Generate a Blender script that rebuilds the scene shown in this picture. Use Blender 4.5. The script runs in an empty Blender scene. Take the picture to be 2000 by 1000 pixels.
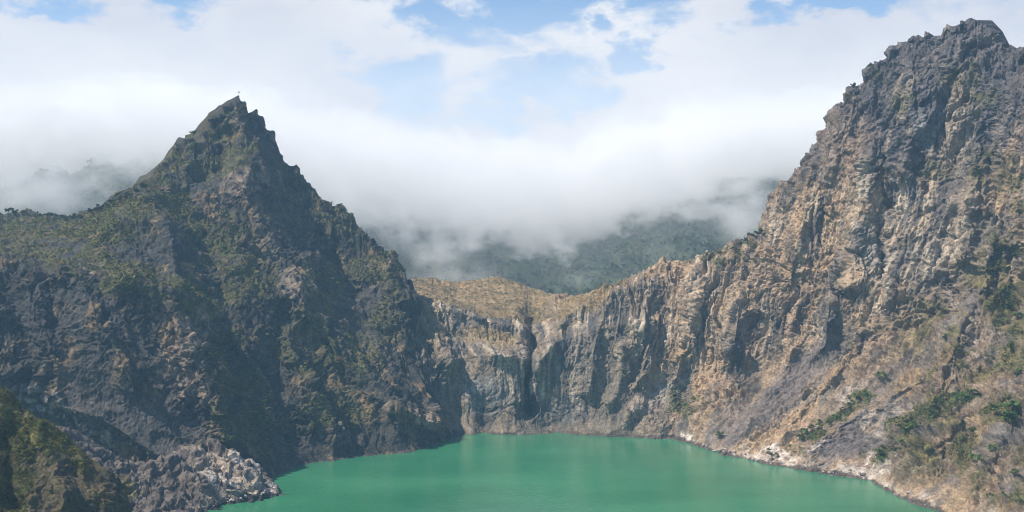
import bpy, math, time
import numpy as np
T0 = time.time()
rng = np.random.default_rng(7)
F = 2144.0            # focal length in pixels of a 2000 px wide frame
CH = 160.0            # camera height above the lake
RES = 1.15            # mesh spacing in those pixels
f4 = np.float32
S = bpy.context.scene
COL = S.collection

# ------------------------------------------------------------------ noise
_perm = np.random.default_rng(3).permutation(256).astype(np.int32)
_perm = np.concatenate([_perm, _perm, _perm])
_g = np.random.default_rng(4).normal(size=(256, 3)); _g /= np.linalg.norm(_g, axis=1)[:, None]
_g = _g.astype(f4)
_rnd = np.random.default_rng(5).random((256, 4)).astype(f4)

def pn(x, y, z, seed=0):
    """3D gradient noise, about -0.7..0.7"""
    shp = x.shape
    x = np.ravel(x).astype(f4); y = np.ravel(y).astype(f4); z = np.ravel(z).astype(f4)
    out = np.empty_like(x)
    CH_ = 400000
    for a in range(0, len(x), CH_):
        X, Y, Z = x[a:a+CH_], y[a:a+CH_], z[a:a+CH_]
        xi = np.floor(X).astype(np.int32); yi = np.floor(Y).astype(np.int32); zi = np.floor(Z).astype(np.int32)
        xf = X-xi; yf = Y-yi; zf = Z-zi
        u = xf*xf*xf*(xf*(xf*6-15)+10); v = yf*yf*yf*(yf*(yf*6-15)+10); w = zf*zf*zf*(zf*(zf*6-15)+10)
        xi = (xi+seed*37) & 255; yi = (yi+seed*91) & 255; zi = zi & 255
        r = 0
        for dx in (0, 1):
            px = _perm[xi+dx]; wx = u if dx else 1-u
            for dy in (0, 1):
                py = _perm[px+yi+dy]; wy = v if dy else 1-v
                for dz in (0, 1):
                    g = _g[_perm[py+zi+dz]]
                    d = g[:, 0]*(xf-dx)+g[:, 1]*(yf-dy)+g[:, 2]*(zf-dz)
                    r = r + d*(wx*wy*(w if dz else 1-w))
        out[a:a+CH_] = r
    return (out*1.5).reshape(shp)

def fbm(x, y, z, o=4, seed=0, gain=.5):
    a = 1.; t = 0.; s = 0.
    for i in range(o):
        t = t+a*pn(x*2**i, y*2**i, z*2**i, seed+i*5); s += a; a *= gain
    return t/s

def ridged(x, y, z, o=4, seed=0, gain=.5):
    a = 1.; t = 0.; s = 0.; pr = 1.
    for i in range(o):
        n = 1-np.abs(pn(x*2**i, y*2**i, z*2**i, seed+i*5))*1.7
        n = n*np.abs(n)
        t = t+a*n*pr; pr = np.clip(n*1.4, 0.15, 1); s += a; a *= gain
    return t/s

def worley(x, y, z, seed=0):
    """F1, F2-F1, cell value"""
    shp = x.shape
    x = np.ravel(x).astype(f4); y = np.ravel(y).astype(f4); z = np.ravel(z).astype(f4)
    f1o = np.empty_like(x); f2o = np.empty_like(x); co = np.empty_like(x)
    CH_ = 300000
    for a in range(0, len(x), CH_):
        X, Y, Z = x[a:a+CH_], y[a:a+CH_], z[a:a+CH_]
        xi = np.floor(X).astype(np.int32); yi = np.floor(Y).astype(np.int32); zi = np.floor(Z).astype(np.int32)
        xf = X-xi; yf = Y-yi; zf = Z-zi
        f1 = np.full_like(X, 9); f2 = np.full_like(X, 9); c = np.zeros_like(X)
        for dx in (-1, 0, 1):
            px = _perm[(xi+dx+seed*17) & 255]
            for dy in (-1, 0, 1):
                py = _perm[px+((yi+dy) & 255)]
                for dz in (-1, 0, 1):
                    h = _rnd[_perm[py+((zi+dz) & 255)]]
                    d = (dx+h[:, 0]-xf)**2+(dy+h[:, 1]-yf)**2+(dz+h[:, 2]-zf)**2
                    m = d < f1
                    f2 = np.where(m, f1, np.minimum(f2, d)); c = np.where(m, h[:, 3], c); f1 = np.where(m, d, f1)
        f1o[a:a+CH_] = np.sqrt(f1); f2o[a:a+CH_] = np.sqrt(f2); co[a:a+CH_] = c
    return f1o.reshape(shp), (f2o-f1o).reshape(shp), co.reshape(shp)

def ss(a, b, x):
    t = np.clip((x-a)/(b-a), 0, 1); return t*t*(3-2*t)

def blur(a, n, it=2, ax=(0, 1)):
    for _ in range(it):
        for axis in ax:
            pad = [(0, 0)]*a.ndim; pad[axis] = (n+1, n)
            c = np.cumsum(np.pad(a, pad, mode='edge').astype(np.float64), axis=axis)
            sl1 = [slice(None)]*a.ndim; sl0 = [slice(None)]*a.ndim
            sl1[axis] = slice(2*n+1, None); sl0[axis] = slice(0, -(2*n+1))
            a = ((c[tuple(sl1)]-c[tuple(sl0)])/(2*n+1))
    return a

# ------------------------------------------------------------------ object helpers
def tag(o, label=None, cat=None, group=None, kind=None):
    if label: o['label'] = label
    if cat: o['category'] = cat
    if group: o['group'] = group
    if kind: o['kind'] = kind
    return o

def mesh_from(name, V, Q, mat, smooth=True, col=None):
    me = bpy.data.meshes.new(name)
    k = Q.shape[1]
    me.vertices.add(len(V)); me.vertices.foreach_set('co', np.ascontiguousarray(V, dtype=f4).ravel())
    me.loops.add(Q.size); me.loops.foreach_set('vertex_index', np.ascontiguousarray(Q, dtype=np.int32).ravel())
    me.polygons.add(len(Q))
    me.polygons.foreach_set('loop_start', np.arange(0, Q.size, k, dtype=np.int32))
    me.polygons.foreach_set('loop_total', np.full(len(Q), k, dtype=np.int32))
    me.polygons.foreach_set('use_smooth', np.full(len(Q), smooth, dtype=bool))
    me.update(calc_edges=True)
    if col is not None:
        at = me.color_attributes.new('tint', 'FLOAT_COLOR', 'POINT')
        c4 = np.ones((len(V), 4), dtype=f4); c4[:, :3] = np.asarray(col)*ALB
        at.data.foreach_set('color', c4.ravel())
    if mat: me.materials.append(mat)
    return me

def link(name, me, parent=None):
    o = bpy.data.objects.new(name, me); COL.objects.link(o)
    if parent: o.parent = parent
    return o

# ------------------------------------------------------------------ materials
def new_mat(name):
    m = bpy.data.materials.new(name); m.use_nodes = True
    nt = m.node_tree; nt.nodes.clear()
    return m, nt, nt.nodes.new

def rock_material(name, bump=.8, scale=.6, rough=.93, vary=.5):
    m, nt, N = new_mat(name); L = nt.links.new
    out = N('ShaderNodeOutputMaterial'); b = N('ShaderNodeBsdfPrincipled')
    b.inputs['Roughness'].default_value = rough; b.inputs['Specular IOR Level'].default_value = .25
    at = N('ShaderNodeAttribute'); at.attribute_name = 'tint'
    tc = N('ShaderNodeTexCoord')
    n1 = N('ShaderNodeTexNoise'); n1.inputs['Scale'].default_value = scale; n1.inputs['Detail'].default_value = 5; n1.inputs['Roughness'].default_value = .7
    n2 = N('ShaderNodeTexNoise'); n2.inputs['Scale'].default_value = scale*.28; n2.inputs['Detail'].default_value = 6; n2.inputs['Roughness'].default_value = .68
    L(tc.outputs['Object'], n1.inputs['Vector']); L(tc.outputs['Object'], n2.inputs['Vector'])
    mr = N('ShaderNodeMapRange'); mr.inputs[1].default_value = .3; mr.inputs[2].default_value = .7
    mr.inputs[3].default_value = 1-vary; mr.inputs[4].default_value = 1+vary
    L(n1.outputs['Fac'], mr.inputs[0])
    vm = N('ShaderNodeVectorMath'); vm.operation = 'SCALE'
    L(at.outputs['Color'], vm.inputs[0]); L(mr.outputs[0], vm.inputs['Scale'])
    L(vm.outputs[0], b.inputs['Base Color'])
    bp = N('ShaderNodeBump'); bp.inputs['Strength'].default_value = bump; bp.inputs['Distance'].default_value = 1.6
    ad = N('ShaderNodeMath'); ad.operation = 'MULTIPLY_ADD'; ad.inputs[1].default_value = 2.2
    L(n2.outputs['Fac'], ad.inputs[0]); L(n1.outputs['Fac'], ad.inputs[2])
    L(ad.outputs[0], bp.inputs['Height']); L(bp.outputs[0], b.inputs['Normal'])
    L(b.outputs[0], out.inputs[0])
    return m

def leaf_material(name, c1, c2):
    m, nt, N = new_mat(name); L = nt.links.new
    out = N('ShaderNodeOutputMaterial'); b = N('ShaderNodeBsdfPrincipled')
    b.inputs['Roughness'].default_value = .7; b.inputs['Specular IOR Level'].default_value = .2
    g = N('ShaderNodeNewGeometry'); r = N('ShaderNodeValToRGB')
    r.color_ramp.elements[0].color = (*c1, 1); r.color_ramp.elements[1].color = (*c2, 1)
    L(g.outputs['Random Per Island'], r.inputs[0]); L(r.outputs[0], b.inputs['Base Color']); L(b.outputs[0], out.inputs[0])
    return m

def plain_material(name, c, rough=.8):
    m, nt, N = new_mat(name); L = nt.links.new
    out = N('ShaderNodeOutputMaterial'); b = N('ShaderNodeBsdfPrincipled')
    n = N('ShaderNodeTexNoise'); n.inputs['Scale'].default_value = 2.0; n.inputs['Detail'].default_value = 6
    r = N('ShaderNodeValToRGB')
    r.color_ramp.elements[0].color = (*[v*.55 for v in c], 1); r.color_ramp.elements[1].color = (*[min(1, v*1.35) for v in c], 1)
    r.color_ramp.elements[0].position = .3; r.color_ramp.elements[1].position = .7
    L(n.outputs['Fac'], r.inputs[0]); L(r.outputs[0], b.inputs['Base Color'])
    b.inputs['Roughness'].default_value = rough
    bp = N('ShaderNodeBump'); bp.inputs['Strength'].default_value = .6; bp.inputs['Distance'].default_value = .3
    L(n.outputs['Fac'], bp.inputs['Height']); L(bp.outputs[0], b.inputs['Normal'])
    L(b.outputs[0], out.inputs[0])
    return m

# ------------------------------------------------------------------ terrain sheets
def interp(pts, x):
    p = np.array(pts, dtype=float)
    return [np.interp(x, p[:, 0], p[:, k]) for k in range(1, p.shape[1])]

def shore(pts):                                   # waterline pixels -> (px, py, depth)
    return [(a, b, CH*F/(b-500.)) for a, b in pts]

def loft(px, lines, segs, back=None):
    """lines: list of [(px,py,Y)...], bottom to top. Returns PX, PY, Y grids (rows, cols)."""
    PYs = []; Ys = []
    cur = [interp(l, px) for l in lines]
    for i in range(len(lines)-1):
        n = segs[i]
        for k in range(n):
            t = k/n
            PYs.append(cur[i][0]*(1-t)+cur[i+1][0]*t); Ys.append(cur[i][1]*(1-t)+cur[i+1][1]*t)
    PYs.append(cur[-1][0]); Ys.append(cur[-1][1])
    return np.array(PYs), np.array(Ys)

def jag(px, seed, amp):
    z = px*0
    a = fbm(px/38, z, z+seed, 3, seed)*1.0
    f1, fe, c = worley(px/13, z+seed, z, seed+1)
    g1, ge, c2 = worley(px/5.5, z+seed, z, seed+2)
    return amp*(a*.9+(c-.5)*1.1+(c2-.5)*.7-np.maximum(0, .25-fe)*1.2)

def world(PX, PY, Y):
    return np.stack([(PX-1000)/F*Y, Y, CH+(500-PY)/F*Y], -1)

def grid_normals(P):
    du = np.gradient(P, axis=1); dv = np.gradient(P, axis=0)
    n = np.cross(du, dv); n /= np.linalg.norm(n, axis=-1)[..., None]+1e-9
    return n

def quads(r, c):
    i = np.arange(r*c).reshape(r, c)
    return np.stack([i[:-1, :-1], i[:-1, 1:], i[1:, 1:], i[1:, :-1]], -1).reshape(-1, 4)

LC = np.array([45., 800.])                        # middle of the lake: fall lines run towards it
def ring(P):
    dx = P[..., 0]-LC[0]; dy = P[..., 1]-LC[1]
    r = np.hypot(dx, dy); th = np.arctan2(dx, dy)
    return th*240., r

def blobs(PX, PY, lst, wx, wy):
    """soft irregular patches: (cx, cy, rx, ry, rotation in degrees, strength)"""
    m = np.zeros_like(PX)
    for cx, cy, rx, ry, rot, s in lst:
        a = math.radians(rot); x = PX+wx-cx; y = PY+wy-cy
        u = (x*math.cos(a)+y*math.sin(a))/rx; v = (-x*math.sin(a)+y*math.cos(a))/ry
        m = np.maximum(m, s*(1-ss(.55, 1.25, np.sqrt(u*u+v*v))))
    return m

def ribs(PX, PY, lst, wx, wy):
    """ridge (+) or gully (-) lines: ([(px,py)...], half width px, metres)"""
    d = np.zeros_like(PX)
    for line, w, amp in lst:
        best = np.full_like(PX, 1e9)
        for (x0, y0), (x1, y1) in zip(line[:-1], line[1:]):
            ex, ey = x1-x0, y1-y0; q = ex*ex+ey*ey
            t = np.clip(((PX+wx-x0)*ex+(PY+wy-y0)*ey)/q, 0, 1)
            best = np.minimum(best, np.hypot(PX+wx-x0-t*ex, PY+wy-y0-t*ey))
        k = np.clip(1-best/w, 0, 1)
        d += amp*k*k*(1.6-.6*k)
    return d

def mixc(c, col, m):
    return c*(1-m[..., None])+np.array(col, dtype=float)*m[..., None]

TAN = (.47, .325, .20); GREY = (.24, .205, .17); DARK = (.075, .073, .072); PALE = (.52, .44, .37)
OCHRE = (.36, .23, .10); GREEN = (.065, .085, .025); OLIVE = (.155, .135, .048); DRY = (.29, .205, .095); ROSE = (.40, .285, .195)
BROWN = (.19, .135, .09)

ALB = .85           # overall rock albedo
surfaces = []      # kept for placing things on the ground

def add_back(P, down, away, n=14):
    """rows that carry the sheet over its crest and down the far side"""
    rows = [P]
    last = P[-1]
    for k in range(1, n+1):
        t = k/n
        q = last.copy()
        d = q[:, :2]-LC; d /= np.linalg.norm(d, axis=1)[:, None]
        q[:, 0] += d[:, 0]*away*t; q[:, 1] += np.abs(d[:, 1])*away*t*.6+away*.4*t
        q[:, 2] -= down*(t**1.4)
        rows.append(q[None])
    return np.concatenate(rows, 0)

def rock_detail(P, c, r, seed, tal, soft, k=1.0, face=0.):
    # face: 0 = broken slope, 1 = sheer wall with upright joints
    """metres of displacement for a craggy crater wall; tal = smooth scree mask, soft = vegetated mask"""
    x, y, z = P[..., 0], P[..., 1], P[..., 2]
    w1 = fbm(x/60, y/60, z/60, 3, seed+1)*28; w2 = fbm(x/60, y/60, z/60, 3, seed+2)*28
    cc = c+w1; zz = z+w2
    big = ridged(cc/75, zz/190, r/190, 4, seed+3)-.45
    mid = ridged(cc/26+3, zz/60, r/60, 4, seed+4)-.4
    sm = fbm(x/9, y/9, z/11, 3, seed+5)
    f1, fe, cell = worley((cc+w2*.4)/13, (zz+w1*.3)/21, r/24, seed+6)
    g1, ge, cell2 = worley((c+w1*.3)/4.6, (z+w2*.2)/6.5, r/7, seed+7)
    fine = ridged(x/4.2, y/4.2, z/5.5, 3, seed+8)-.4
    crag = (cell-.5)*6.5+np.minimum(fe, .25)*8+(cell2-.5)*3.2+np.minimum(ge, .3)*3.0
    streak = ridged(c/5+w1*.02, z/70, r/70, 3, seed+9)-.4
    flute = ridged(c/11+w1*.04, z/90, r/90, 3, seed+10)-.4
    hard = (1-tal)*(1-.6*soft)
    rg = .35+1.0*ss(-.28, .3, fbm(x/48, y/48, z/48, 4, seed+11))
    hard = hard*rg
    d = big*15+mid*7*(1-.75*tal)*(.4+.6*rg)+crag*hard*1.0+sm*2.4*(1-.6*tal)+fine*2.1*(1-.6*tal)*(.3+.7*rg)+streak*(1.8*hard+1.5*tal)+flute*3.6*hard+fbm(x/1.9, y/1.9, z/2.6, 2, seed+16)*1.1*(1-.5*tal)
    if np.ndim(face):
        f1, fe, cell = worley((c+w1*.12)/11, z/42+c/60, r/20, seed+13)
        crack = np.maximum(0, ridged(c/24+w1*.02, z/150, r/120, 3, seed+14)-.62)
        ledge = (zz*.5+w2*.3)/17; ledge = ledge-np.floor(ledge)
        st2 = ridged(c/2.6+w1*.03, z/26, r/26, 2, seed+15)-.4
        df = big*5.5+mid*3+(cell-.5)*8.0+np.minimum(fe, .14)*12+crag*.5*rg+sm*.9+fine*1.8+streak*1.9+flute*1.7+st2*1.5+fbm(x/1.9, y/1.9, z/2.6, 2, seed+16)*1.1-crack*34+ledge*2.2*rg
        d = d*(1-face)+df*face
    return (d-d.mean()*.9)*k

# ---- the crater wall in the middle and the big cliff on the right ----
def build_cliff():
    px = np.arange(700, 2190, RES)
    L0 = shore([(690, 885), (720, 872), (850, 858), (900, 851), (1000, 849), (1190, 851), (1320, 859), (1335, 862), (1400, 884), (1500, 907), (1600, 923), (1700, 939), (1760, 974), (1840, 1002), (1920, 1042), (2000, 1092), (2200, 1210)])
    L1 = [(690, 800, 965), (850, 800, 985), (880, 788, 998), (915, 812, 995), (945, 832, 994), (975, 815, 994), (1005, 775, 1000), (1030, 812, 998), (1060, 834, 996), (1095, 826, 996), (1125, 790, 1000), (1180, 780, 1000), (1260, 770, 992), (1330, 745, 1000), (1450, 730, 960), (1600, 715, 925), (1750, 660, 890), (1900, 590, 860), (2000, 545, 830), (2200, 480, 760)]
    L2 = [(690, 690, 990), (850, 700, 1005), (900, 698, 1010), (960, 690, 1010), (1035, 704, 1014), (1100, 660, 1020), (1180, 640, 1024), (1260, 640, 1016), (1330, 625, 1022), (1450, 590, 990), (1600, 530, 955), (1750, 430, 925), (1900, 340, 895), (2000, 310, 862), (2200, 280, 790)]
    L2b = [(690, 650, 1012), (790, 625, 1040), (850, 650, 1044), (900, 660, 1046), (960, 662, 1047), (1035, 682, 1048), (1100, 640, 1040), (1180, 615, 1036), (1260, 605, 1026), (1330, 590, 1030), (1450, 545, 1000), (1600, 450, 965), (1750, 315, 935), (1900, 250, 908), (2000, 250, 873), (2200, 250, 802)]
    L3 = [(690, 600, 1040), (770, 585, 1056), (850, 592, 1062), (880, 602, 1060), (960, 628, 1058), (1040, 652, 1060), (1090, 624, 1052), (1170, 580, 1046), (1260, 560, 1040), (1330, 540, 1046), (1450, 500, 1012), (1500, 450, 1000), (1600, 370, 975), (1750, 200, 945), (1900, 150, 922), (2000, 180, 885), (2200, 220, 815)]
    L4 = [(690, 560, 1180), (770, 552, 1200), (820, 542, 1250), (860, 550, 1260), (900, 548, 1275), (960, 540, 1280), (1010, 548, 1270), (1060, 572, 1220), (1100, 582, 1180), (1140, 574, 1110), (1200, 559, 1075), (1260, 536, 1062), (1330, 515, 1060), (1400, 500, 1048), (1450, 479, 1032), (1488, 458, 1022), (1498, 404, 1018), (1510, 378, 1016), (1535, 352, 1012), (1560, 335, 1008), (1575, 310, 1004), (1600, 286, 998), (1615, 246, 994), (1632, 210, 990), (1660, 174, 985), (1684, 167, 982), (1690, 143, 980), (1702, 131, 978), (1730, 105, 975), (1765, 81, 972), (1790, 69, 970), (1838, 66, 966), (1846, 48, 965), (1885, 38, 960), (1915, 50, 955), (1940, 70, 948), (1955, 85, 942), (1990, 97, 930), (2000, 102, 925), (2200, 170, 850)]
    k = 1/RES
    L4 = [(q, a+j, d) for q, a, d, j in zip(px, *interp(L4, px), jag(px, 81, 7.)*np.interp(px, [700, 1130, 1200, 1480, 1520], [.2, .25, .5, .7, 1]))]
    PY, Y = loft(px, [[(a, b+22, c-12) for a, b, c in L0], L0, L1, L2, L2b, L3, L4], [int(20*k), int(360*k), int(220*k), int(95*k), int(120*k), int(190*k)])
    PX = np.broadcast_to(px, PY.shape).copy()
    Y = blur(Y, int(4*k), 2)
    wx = fbm(PX/60, PY/60, PX*0, 4, 21)*34; wy = fbm(PX/60, PY/60, PX*0+9, 4, 22)*34
    Y = Y-1.15*ribs(PX, PY, [
        ([(1040, 630), (1035, 720), (1031, 800)], 17, -24), ([(1010, 660), (985, 700), (960, 690)], 30, 6),
        ([(905, 690), (890, 770), (900, 845)], 32, -10), ([(940, 795), (950, 845)], 44, -10), ([(1075, 800), (1095, 845)], 62, -11),
        ([(1180, 590), (1160, 680), (1150, 760)], 40, 9), ([(1245, 640), (1215, 720), (1200, 780)], 36, 10), ([(1300, 560), (1290, 640)], 30, -6),
        ([(1370, 560), (1350, 620), (1340, 680), (1320, 740)], 46, 14), ([(1440, 600), (1430, 680)], 36, 12), ([(1490, 640), (1480, 700), (1450, 760)], 60, -8),
        ([(1560, 660), (1500, 760)], 26, 4), ([(1620, 600), (1600, 680)], 40, 10), ([(1650, 640), (1640, 700)], 26, -5),
        ([(1730, 400), (1722, 480), (1728, 570)], 20, -12), ([(1690, 300), (1680, 420), (1660, 540)], 46, 10), ([(1780, 120), (1790, 240), (1760, 330)], 40, 9),
        ([(1860, 60), (1850, 130)], 40, 9), ([(1935, 240), (1925, 330)], 26, -9), ([(1905, 300), (1895, 420), (1880, 500)], 40, 9),
        ([(1585, 330), (1570, 430), (1540, 540)], 42, 10), ([(1640, 240), (1620, 340)], 36, 9), ([(1880, 640), (1780, 740), (1690, 800), (1580, 870)], 34, 8),
        ([(1940, 480), (1880, 640), (1800, 800)], 42, 10), ([(1990, 500), (1960, 640), (1900, 760)], 36, -8), ([(1890, 800), (1820, 880)], 34, 10), ([(1960, 850), (1880, 960)], 46, 10), ([(1845, 890), (1850, 920)], 28, -7),
        ([(880, 600), (960, 622), (1036, 648)], 16, 5), ([(780, 580), (830, 640), (880, 700)], 36, 10), ([(1330, 800), (1310, 850)], 30, -6), ([(1240, 800), (1195, 845)], 28, 6),
        ([(1690, 700), (1560, 830)], 22, -5), ([(1110, 610), (1060, 690), (1050, 720)], 26, 8)], wx*.5, wy*.5)
    P = world(PX, PY, Y)
    nfront = P.shape[0]
    P = add_back(P, 130, 210)
    PX = np.concatenate([PX, np.repeat(PX[-1:], 14, 0)]); PY = np.concatenate([PY, np.repeat(PY[-1:], 14, 0)])
    wx = np.concatenate([wx, np.repeat(wx[-1:], 14, 0)]); wy = np.concatenate([wy, np.repeat(wy[-1:], 14, 0)])
    n = grid_normals(np.stack([blur(P[..., i], int(7*k), 2) for i in range(3)], -1))
    c, r = ring(P)
    x, y, z = P[..., 0], P[..., 1], P[..., 2]
    tal = blobs(PX, PY, [(1560, 720, 130, 34, -38, 1), (1480, 790, 150, 36, -38, .9), (1670, 800, 110, 40, -40, .9), (1660, 860, 90, 40, -15, 1), (1740, 760, 120, 30, -42, .7), (1290, 770, 70, 26, -35, .8)], wx, wy)
    plate = ss(0, 1, (1130-PX)/90)*ss(0, 10, (np.interp(PX, [700, 850, 960, 1040, 1090, 1170], [580, 596, 624, 646, 620, 575])-PY))
    grass = np.maximum(plate, blobs(PX, PY, [(1160, 570, 90, 20, -22, 1), (960, 652, 50, 16, 8, .75), (1120, 600, 60, 14, -20, .8)], wx*.5, wy*.5))
    veg = blobs(PX, PY, [(1660, 790, 80, 14, -38, .9), (1590, 845, 50, 10, -40, .9), (1830, 790, 70, 34, -30, .9), (1790, 830, 70, 24, -10, .9), (1960, 800, 60, 32, 0, .9), (1980, 600, 50, 60, 0, .8), (1960, 500, 60, 34, 20, .7),
                         (1970, 690, 50, 36, 0, .6), (1720, 885, 40, 18, 0, .7), (1880, 880, 70, 26, 0, .6), (1560, 880, 20, 10, 0, .6), (1340, 790, 40, 30, 0, .55), (1760, 200, 40, 20, 0, .4), (1890, 170, 60, 40, 20, .55), (1830, 330, 40, 26, 0, .4),
                         (1700, 150, 30, 24, 0, .4), (1440, 500, 50, 14, -18, .7), (1380, 515, 40, 10, -18, .6), (1930, 330, 46, 50, 0, .45), (1990, 350, 40, 60, 0, .5), (1610, 220, 30, 30, 0, .3), (1660, 190, 24, 24, 0, .35), (850, 640, 50, 24, 20, .4), (1870, 690, 40, 40, 0, .5), (1980, 960, 60, 30, 0, .5)], wx, wy)
    veg *= ss(-.28, .12, fbm(x/14, y/14, z/14, 4, 33))
    dryv = blobs(PX, PY, [(1770, 740, 130, 34, -42, 1), (1800, 700, 60, 40, -40, 1), (1700, 800, 90, 26, -40, .9), (1870, 850, 130, 60, -15, .75), (1950, 760, 90, 60, 0, .5), (1640, 820, 80, 20, -40, .8), (1950, 560, 80, 60, 30, .6)], wx, wy)
    near = ss(0, 1, z/22)
    foot = np.interp(PX, [700, 1130, 1200, 1330, 1450, 1600, 1750, 1900, 2000, 2200], [800, 800, 770, 720, 740, 690, 620, 500, 430, 400])
    face = ss(-10, 50, foot-PY+wy)*(1-tal)*(1-plate)*(.35+.65*ss(-.2, .15, fbm(x/70, y/70, z/70, 3, 32)))
    d = rock_detail(P, c, r, 40, np.maximum(tal*.85, grass*.8), np.maximum(veg*.7, dryv*.15), 1.0, face)*(.3+.7*near)
    midw = (1-ss(1150, 1290, PX-(PY-700)*.3))*ss(840, 900, PX)*(1-plate)
    d *= np.where(plate > .5, .75, 1.0)*(1-.55*midw-.2*np.exp(-((PX-950)/75)**2-((PY-750)/70)**2))
    w2_ = fbm(x/40, y/40, z/40, 3, 37)*14
    d += veg*(ridged(x/3.2, y/3.2, z/3.2, 2, 70))*1.6
    P2 = P+n*d[..., None]
    slope = ss(1560, 1760, PX+(PY-800)*.6)*(1-face)*near*(1-plate)
    o1, o2, o3 = worley((c+w2_*.4)/9, z/8, r/10, 38); q1, q2, q3 = worley(c/4, z/3.6, r/4, 39)
    oc = ss(-.05, .2, fbm(x/32, y/32, z/32, 4, 65))*(1-tal)
    rill = ridged((c+w2_)/9, z/60, r/60, 3, 34)-.4
    d = d+slope*(rill*3.2+(ridged((c+w2_)/22, z/110, r/90, 3, 35)-.4)*6+(ridged(x/7, y/7, z/7, 3, 36)-.4)*2.4+oc*((o3-.5)*5+np.minimum(o2, .22)*8+(q3-.5)*2.4))
    P2 = P+n*d[..., None]
    # ---- colour of the rock, with shade of its hollows painted in
    a = fbm(c/40, z/70, r/70, 5, 51); b = fbm(c/9, z/60, r/60, 4, 52); e = fbm(x/22, y/22, z/26, 5, 53); s = fbm(x/5, y/5, z/6, 4, 54)
    colr = np.broadcast_to(np.array(TAN), P.shape).copy()
    colr = mixc(colr, ROSE, ss(-.15, .3, e)*.8)
    colr = mixc(colr, GREY, ss(-.05, .3, a+.5*b)*.85)
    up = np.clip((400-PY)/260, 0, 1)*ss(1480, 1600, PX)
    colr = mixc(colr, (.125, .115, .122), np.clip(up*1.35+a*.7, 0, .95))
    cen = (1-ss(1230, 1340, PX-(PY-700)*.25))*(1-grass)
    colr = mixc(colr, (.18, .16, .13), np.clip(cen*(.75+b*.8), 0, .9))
    colr = mixc(colr, (.46, .36, .25), blobs(PX, PY, [(1762, 190, 14, 50, 5, .9), (1790, 260, 20, 16, 30, .5), (1900, 400, 26, 24, 0, .9), (1850, 300, 30, 50, 0, .5), (1690, 540, 40, 70, 0, .5), (1800, 430, 50, 70, 0, .55), (1390, 600, 70, 80, 0, .55), (1350, 660, 40, 60, 30, .6), (1260, 790, 40, 24, -30, .5), (1230, 700, 20, 40, 15, .55), (1880, 470, 60, 60, 0, .5), (965, 655, 60, 14, 10, .6), (1020, 670, 24, 20, 0, .6), (900, 740, 40, 60, 0, .4), (975, 740, 30, 50, 0, .4), (820, 610, 50, 30, 30, .6)], wx, wy)*(.5+.5*ss(-.2, .2, b)))
    colr = mixc(colr, (.27, .28, .28), blobs(PX, PY, [(1815, 250, 30, 40, 20, .8), (1690, 480, 34, 60, 0, .6), (1725, 520, 14, 60, 0, .8), (1930, 460, 30, 20, 0, .5), (1780, 400, 14, 70, 0, .5), (950, 770, 50, 40, 0, .5), (1090, 800, 50, 30, 0, .5)], wx, wy))
    dk = blobs(PX, PY, [(1480, 650, 60, 70, 10, .75), (1455, 720, 40, 40, 0, .8), (1640, 660, 44, 50, 0, .55), (1670, 580, 36, 24, 0, .7), (1560, 340, 40, 60, 20, .5), (1180, 640, 40, 60, 0, .5), (1110, 690, 40, 50, 0, .45), (1940, 285, 16, 50, 0, .7), (1845, 905, 26, 20, 0, .7), (960, 808, 40, 34, 0, .45), (1085, 810, 60, 34, 0, .45), (840, 760, 40, 50, 0, .6), (960, 612, 80, 12, 14, .6), (1540, 560, 30, 40, 0, .4), (1860, 560, 30, 24, 0, .5), (1300, 600, 16, 60, 0, .5), (1790, 90, 60, 40, 0, .35), (1345, 590, 14, 30, 0, .4)], wx, wy)  # dark rock, plus shade in hollows and gullies put into the colour
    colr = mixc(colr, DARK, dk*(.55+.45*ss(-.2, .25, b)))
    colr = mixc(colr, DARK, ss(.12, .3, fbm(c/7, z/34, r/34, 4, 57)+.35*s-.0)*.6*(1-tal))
    vs = fbm(c/3.6, z/60, r/60, 4, 60)+.5*fbm(c/14, z/90, r/90, 3, 61)
    vl = fbm(c/5.5, z/140, r/140, 4, 64)
    colr = mixc(colr, (.105, .10, .105), face*ss(.08, .30, vs)*.8)
    colr = mixc(colr, (.12, .112, .115), face*ss(.10, .26, vl)*.7)
    colr = mixc(colr, (.45, .36, .265), face*ss(.12, .28, -vl)*.6)
    colr = mixc(colr, (.60, .49, .37), face*ss(.08, .36, -vs+.4*a)*.75*(1-.75*np.clip(up*1.3, 0, 1)))
    colr = mixc(colr, (.235, .175, .125), slope*(.5+.35*ss(-.2, .2, e)))
    colr = mixc(colr, (.10, .085, .075), slope*ss(.12, .3, fbm(x/11, y/11, z/11, 4, 66))*.7)
    colr = mixc(colr, (.225, .185, .16), tal*.85)
    colr = mixc(colr, (.15, .125, .12), blobs(PX, PY, [(1660, 855, 90, 40, -15, .9), (1540, 740, 120, 24, -38, .7), (1500, 800, 110, 18, -38, .5)], wx, wy)*(.7+.3*ss(-.2, .2, s)))
    colr = mixc(colr, PALE, blobs(PX, PY, [(1720, 815, 50, 30, -35, .85), (1660, 770, 30, 16, -30, .7), (1290, 770, 80, 22, -35, .45)], wx, wy)*ss(-.3, .15, s))
    sn = fbm(x/24, y/24, z/9, 4, 58)
    shorem = ss(0, 1, (PX-1320)/30)*(1-ss(1, 9, z+e*14-sn*9))*ss(-.18, .22, sn)*.8
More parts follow.
